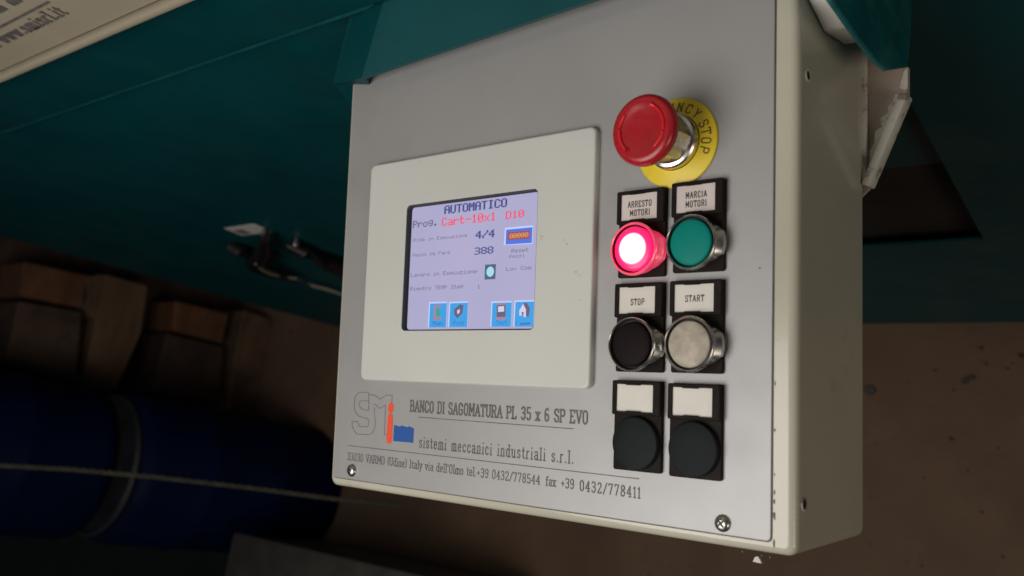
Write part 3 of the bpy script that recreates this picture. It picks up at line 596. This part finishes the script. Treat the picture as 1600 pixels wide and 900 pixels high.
def ring(h_, c, mats, lens, lensname, flush=False):
    cx, cz = c; bm = bmesh.new(); y0 = PY - .002
    prof = [(.0122, y0, 0), (.0123, y0 - .0003, .8), (.0124, y0 - .0012, 1), (.0124, y0 - .0040, 1), (.0124, y0 - .0052, .6), (.0134, y0 - .0062, 0), (.0139, y0 - .0070, 0), (.0140, y0 - .0078, 0), (.0136, y0 - .0086, 0), (.0131, y0 - .0089, 0), (.0127, y0 - .0084, 0), (.0124, y0 - .0060, 0), (.0110, y0 - .0058, 0)]
    lathe(bm, cx, cz, prof, 72, False, False, 2, .0036, 0)
    for f in bm.faces:
        c_ = f.calc_center_median()
        if (c_.x - cx) ** 2 + (c_.z - cz) ** 2 < .01265 ** 2 and c_.y < y0 - .005: f.material_index = 1
    build('bezel_ring', bm, [mats, 'dark'], h_, smooth=.6)
    bm = bmesh.new(); yl = y0 - .0076
    lathe(bm, cx, cz, [(.0115, yl + .002), (.0115, yl), (.0111, yl - .0005), (.0098, yl - .0009), (.0075, yl - .0013), (.004, yl - .0016), (.001, yl - .0017)], 48, False, True)
    o_ = build('lens', bm, lens, h_, smooth=.8, origin=W(cx, yl - .001, cz))
X1, X2 = .2268, .2600
zr1, zr2, zr3 = .2080, .1578, .1069
h_, c, b = holder(X1, zr1 - .0008, 'holder lettered ARRESTO MOTORI with a glowing red button', 0); card(h_, c, [('ARRESTO', .18, .84, .50, .0031), ('MOTORI', .24, .80, .17, .0031)], 'card_pink'); ring(h_, b, 'ring_red', 'redlens', 'red')
h_, c, b = holder(X2, zr1 + .0004, 'holder lettered MARCIA MOTORI with a green button', 0); card(h_, c, [('MARCIA', .24, .78, .53, .0031), ('MOTORI', .24, .78, .20, .0031)], 'card_pink'); ring(h_, b, 'chrome', 'green', 'green')
h_, c, b = holder(X1, zr2, 'holder lettered STOP with a black button', 0); card(h_, c, [('STOP', .32, .70, .33, .0031)], 'card'); ring(h_, b, 'chrome', 'blacklens', 'black')
h_, c, b = holder(X2, zr2 + .0002, 'holder lettered START with a milky white button', 0); card(h_, c, [('START', .27, .75, .38, .0031)], 'card'); ring(h_, b, 'chrome', 'whitelens', 'white')
for xx, zz, lb in ((X1, zr3 + .0002, 'left holder with a blank card and a black blanking plug'), (X2, zr3 - .0003, 'right holder with a blank card and a black blanking plug')):
    h_, c, b = holder(xx, zz, lb, 0); card(h_, c, [], 'card')
    bm = bmesh.new(); y0 = PY - .002
    lathe(bm, b[0], b[1] + .0003, [(.0136, y0), (.0136, y0 - .0022), (.0131, y0 - .0030), (.0120, y0 - .0033), (.006, y0 - .0036), (.001, y0 - .0037)], 48, False, True)
    build('blanking_plug', bm, 'plug', h_, smooth=.6)
# ---- emergency stop
ex, ez = .2603, .2302
bm = bmesh.new()
prof = [(.0235, PY - .0001), (.0237, PY - .0008), (.0233, PY - .0014), (.0222, PY - .0018), (.0158, PY - .0030), (.0150, PY - .0032), (.0146, PY - .0024), (.0140, PY - .0010)]
lathe(bm, ex, ez, prof, 64, False, False)
es_ = tag(build('emergency_stop', bm, 'yellow', cb_, smooth=.5), label='red mushroom emergency stop on a yellow lettered disc')
bm = bmesh.new(); rt = .0160; cap = .0048
seq = 'EMERGENCY STOP'; angs = {}
order = [(c, a) for c, a in zip(seq, [182, 165, 148, 131, 114, 97, 80, 63, 46, 0, 24, 10, -5, -20])]
for chn, a in order:
    if chn == ' ': continue
    t = radians(a); rad = Vector((cos(t), 0, sin(t))); tan = Vector((sin(t), 0, -cos(t))); adv_ = GL[chn][0] * cap / 10
    yb = PY - .0033
    nn = (Vector((0, -1, 0)) + rad * .19).normalized(); V_ = (rad + Vector((0, .19, 0))).normalized()
    letters(bm, chn, -.0019, .0019, 0, cap, 0, 1.3, False, 0, None, 0, org=Vector((ex, yb + .00015 + .0, ez)) + rad * rt, U=tan, V=V_, nrm=nn)
build('disc_lettering', bm, mat('brown_ink', (.10, .065, .02), .6), es_)
bm = bmesh.new()
lathe(bm, ex, ez, [(.0146, PY - .002), (.0146, PY - .0065), (.0138, PY - .0075), (.0122, PY - .0080, .3), (.0112, PY - .0100, 1), (.0112, PY - .0210, 1), (.0105, PY - .0220), (.0100, PY - .028)], 48, False, False, 6, .0016, 0)
build('collar', bm, 'chrome', es_, smooth=.5)
bm = bmesh.new(); hx, hz = .2598, .2302; y0 = -.0280
prof = [(.0105, y0 + .003), (.0145, y0 + .0012), (.0170, y0 - .0002), (.0179, y0 - .0014), (.0181, y0 - .0030), (.0179, y0 - .0046), (.0172, y0 - .0060), (.0160, y0 - .0068), (.0145, y0 - .0072), (.0128, y0 - .0070), (.0110, y0 - .0066), (.0095, y0 - .0063), (.006, y0 - .0061), (.002, y0 - .0060)]
lathe(bm, hx, hz, prof, 64, True, True)
hd_ = build('mushroom_head', bm, 'redcap', es_, smooth=.9)
# raised arrow arcs on the head
bm = bmesh.new()
for a0, a1 in ((140, 232), (-52, 62), ):
    P = []
    n = 18
    for i in range(n + 1):
        a = radians(a0 + (a1 - a0) * i / n); P.append(Vector((hx + .0126 * cos(a), y0 - .0071, hz + .0126 * sin(a))))
    tube(bm, P, [.0009] * (n) + [.0016], 8)
build('arrow_marks', bm, 'redring', es_, smooth=.8)

# ================================================================== BRACKET under the box
bm = bmesh.new(); yb = .0905
bp_ = [at(1340, 60, yb), at(1385, 100, yb), at(1419, 105, yb), at(1419, 147, yb), at(1362, 290, yb), at(1340, 300, yb)]
prism(bm, [(.20, yb, .335), (.30, yb, .335)] + [(p.x, yb, p.z) for p in bp_[1:5]] + [(.31, yb, .20), (.20, yb, .20)], (0, .003, 0))
br = tag(build('mounting_bracket', bm, 'grime', None, smooth=.3), 'grimy cream triangular bracket sticking out behind the right side of the control box', 'bracket')
r0, r1 = at(1417, 150, yb), at(1357, 293, yb)
bm = bmesh.new(); d = Vector((r1.x - r0.x, 0, r1.z - r0.z)).normalized(); nn = Vector((-d.z, 0, d.x))
if nn.x < 0: nn = -nn
a = Vector((r0.x, yb - .007, r0.z)); b = Vector((r1.x, yb - .007, r1.z))
prism(bm, [a - nn * .0022, b - nn * .0022, b + nn * .0028, a + nn * .0028], (0, .010, 0)); bevel_all(bm, .0012, 2)
build('folded_rim', bm, 'rim', br, smooth=.6)
bm = bmesh.new(); rnd = random.Random(11); edge = [(1352, 292), (1353, 268), (1358, 250), (1359, 236), (1366, 224), (1367, 206), (1377, 198), (1376, 184), (1388, 176), (1386, 166), (1396, 160), (1399, 147), (1410, 146), (1417, 138), (1417, 160), (1362, 286)]
vs = [at(px + rnd.uniform(-1.5, 1.5), py, yb - .0003) for px, py in edge]; prism(bm, vs, (0, .0002, 0))
build('worn_paint', bm, 'rim', br)
bm = bmesh.new(); vs = [at(px, py, yb - .0003) for px, py in ((1418, 106), (1418, 145), (1412, 140), (1404, 136), (1409, 124), (1412, 112))]; prism(bm, vs, (0, .0002, 0)); build('worn_paint', bm, 'rim', br)
bm = bmesh.new(); box(bm, XRR - .003, XRR + .0022, yb - .004, yb - .0002, .22, .305, .0008); build('edge_fold', bm, 'rim', br, smooth=.6)
# small chip of foam stuck below the box
bm = bmesh.new(); c = at(1182, 876, .03)
prism(bm, [c + Vector((-.002, 0, -.0008)), c + Vector((.0026, 0, -.001)), c + Vector((.0018, 0, .0006)), c + Vector((.0004, 0, .0022)), c + Vector((-.001, 0, .0014))], (0, .0015, 0))
tag(build('flake', bm, 'paper', None), 'tiny white flake hanging at the lower edge of the control box', 'flake')

# ================================================================== LEFT BACKGROUND, far below the console
# stack of pallets beyond the end of the machine: their open sides face the camera (plane x = PXW)
PXW = -1.55
fx = lambda px, py, x=PXW: atw(px, py, 0, x)
def pallet_piece(name, parent, px, m, depth=.10):
    bm = bmesh.new(); prism(bm, [fx(*p) for p in px], (-depth, 0, 0)); bevel_all(bm, .004, 1); return build(name, bm, m, parent, True)
p1 = thing('wooden_pallet', fx(200, 600) + Vector((-.3, 0, 0)), 'upper weathered pallet of the stack left of the box, with an orange end block', 'pallet', 'pallets stacked beyond the machine')
pallet_piece('board', p1, [(165, 428), (232, 446), (222, 520), (183, 610), (132, 592), (150, 500)], 'wood_grey')
pallet_piece('block', p1, [(38, 408), (146, 432), (132, 482), (32, 462)], 'wood_orange', .12)
pallet_piece('side_board', p1, [(30, 470), (130, 487), (120, 590), (10, 560)], 'wood_mid', .12)
pallet_piece('brace', p1, [(128, 432), (165, 428), (150, 500), (126, 475)], 'wood_grey', .05)
p2 = thing('wooden_pallet', fx(420, 650) + Vector((-.3, 0, 0)), 'lower weathered pallet of the stack, its board end next to the concrete', 'pallet', 'pallets stacked beyond the machine')
pallet_piece('board', p2, [(382, 484), (436, 502), (400, 650), (356, 640), (366, 560)], 'wood_grey')
pallet_piece('block', p2, [(276, 470), (358, 490), (348, 536), (270, 516)], 'wood_orange', .12)
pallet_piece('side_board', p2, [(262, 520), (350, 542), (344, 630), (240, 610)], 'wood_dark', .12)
# dark slab added for the shade in the gaps behind the open sides
p3 = thing('shade_slab', fx(200, 600) + Vector((-.6, 0, 0)), 'dark slab added for the shadow behind the pallets', 'shade_slab')
bm = bmesh.new(); prism(bm, [fx(*p, PXW - .16) for p in ((-140, 330), (425, 470), (405, 670), (-180, 700))], (-.5, 0, 0)); build('slab_wall', bm, 'wood_dark', p3, True)
# drums
def drum(c, r, h, label, lidm):
    t = thing('plastic_drum', c, label, 'drum', 'blue drums left of the control box')
    bm = bmesh.new(); n = 64
    prof = [(.93, 0), (.985, .02), (1, .05), (1, .30), (1.022, .32), (1.022, .34), (1, .36), (1, .64), (1.022, .66), (1.022, .68), (1, .70), (1, .90), (.985, .94), (.93, .975), (.86, .985)]
    loft(bm, [[(c.x + r * a * cos(2 * pi * i / n), c.y + r * a * sin(2 * pi * i / n), c.z + h * b) for i in range(n)] for a, b in prof], True, True)
    build('drum_body', bm, 'drum', t, True, smooth=.7)
    bm = bmesh.new()
    loft(bm, [[(c.x + r * a * cos(2 * pi * i / n), c.y + r * a * sin(2 * pi * i / n), c.z + h * b) for i in range(n)] for a, b in ((.80, .986), (.90, .988), (.92, 1.0), (.88, 1.012), (.84, 1.0), (.3, .995))], True, True)
    build('lid', bm, lidm, t, True, smooth=.7)
    return t
S.unit_settings.system = 'METRIC'
drum(Vector((-1.30, -.005, 0)), .150, .50, 'lower blue plastic drum of the stack, its pale lid edge showing', 'lid')
drum(Vector((-1.375, -.01, .507)), .150, .50, 'upper blue plastic drum, cut off by the left picture edge', 'drum')
# rope strung past the drums
def far(px, py, t): return loc + (TILT @ ray(px, py)) * t
P = []; n = 90
key_ = [(-60, 722, 1.35), (0, 727, 1.36), (110, 733, 1.38), (250, 746, 1.42), (390, 762, 1.47), (520, 779, 1.52), (600, 787, 1.56), (628, 790, 1.58)]
kp = [far(*k) for k in key_]
def interp(u):
    u *= len(kp) - 1; i = min(int(u), len(kp) - 2); return kp[i].lerp(kp[i + 1], u - i)
bm = bmesh.new()
for st in range(3):
    pts = []
    for i in range(n * 3 + 1):
        u = i / (n * 3); c = interp(u); a = u * 2 * pi * 24 + st * 2 * pi / 3
        pts.append(c + Vector((0, cos(a), sin(a))) * .0019)
    tube(bm, pts, .0021, 6)
tag(build('rope', bm, 'rope', None, True, smooth=1.2), 'thin twisted rope stretched in front of the blue drums', 'rope')
bm = bmesh.new(); box(bm, -3.4, -1.17, -1.4, -.13, .001, .009, .003)  # near-black sheet added where the floor lies in shade
tag(build('floor_tone', bm, mat('floor_shade_black', (.010, .013, .012), .8, var=.3, vscale=20), None, True), 'near-black sheet added for the shade on the floor below the blue drums', 'shade sheet')
# open steel box standing near the foot of the console
zt = .30; a = atw(365, 834, 2, zt)
bx = thing('steel_box', Vector((a.x + .3, a.y - .15, 0)), 'dark grey steel box on the floor at the lower picture edge', 'box')
bm = bmesh.new(); x0, x1, y1, y0 = a.x, a.x + .55, a.y, a.y - .34
prism(bm, [(x0, y0, 0), (x1, y0, 0), (x1, y1, 0), (x0, y1, 0)], (0, 0, zt - .02)); build('box_body', bm, 'boxgrey', bx, True)
bm = bmesh.new(); outer = [(x0 - .004, y0, zt - .02), (x1, y0, zt - .02), (x1, y1 + .004, zt - .02), (x0 - .004, y1 + .004, zt - .02)]
prism(bm, outer, (0, 0, .02)); bevel_all(bm, .006, 2); build('box_lid', bm, 'boxgrey', bx, True, smooth=.6)
# bolt and crumbs on the concrete
c = atw(1361, 611, 2, .0); bm = bmesh.new()
loft(bm, [[(c.x + r * cos(2 * pi * i / 6), c.y + r * sin(2 * pi * i / 6), z) for i in range(6)] for r, z in ((.008, .001), (.008, .005), (.007, .006))], True, True)
nt_ = build('nut', bm, 'boxgrey', None, True); tag(nt_, 'small hexagonal nut lying on the concrete beside the control box', 'nut')
bm = bmesh.new(); rnd = random.Random(5)
spots = [(1534, 544), (1541, 569), (1520, 590), (1508, 596), (1513, 592), (1597, 556), (1487, 686), (520, 520), (455, 518), (447, 566), (1440, 660), (1560, 700)]
spots += [(rnd.uniform(1360, 1640), rnd.uniform(515, 900)) for _ in range(26)] + [(rnd.uniform(600, 1200), rnd.uniform(800, 900)) for _ in range(25)]
for k, (px, py) in enumerate(spots):
    c = atw(px, py, 2, .0); s = rnd.uniform(.003, .006) if k < 9 else rnd.uniform(.0010, .0028)
    vs = [c + Vector((s * rnd.uniform(.5, 1) * cos(a), s * rnd.uniform(.4, .9) * sin(a), .0008)) for a in (0, 1.2, 2.4, 3.7, 5)]
    prism(bm, vs, (0, 0, s * .4))
tag(build('debris', bm, mat('dark_crumbs', (.05, .035, .025), .8, var=.6, vscale=15), None, True), 'dark crumbs and grit scattered on the brown concrete floor', 'debris', kind='stuff')
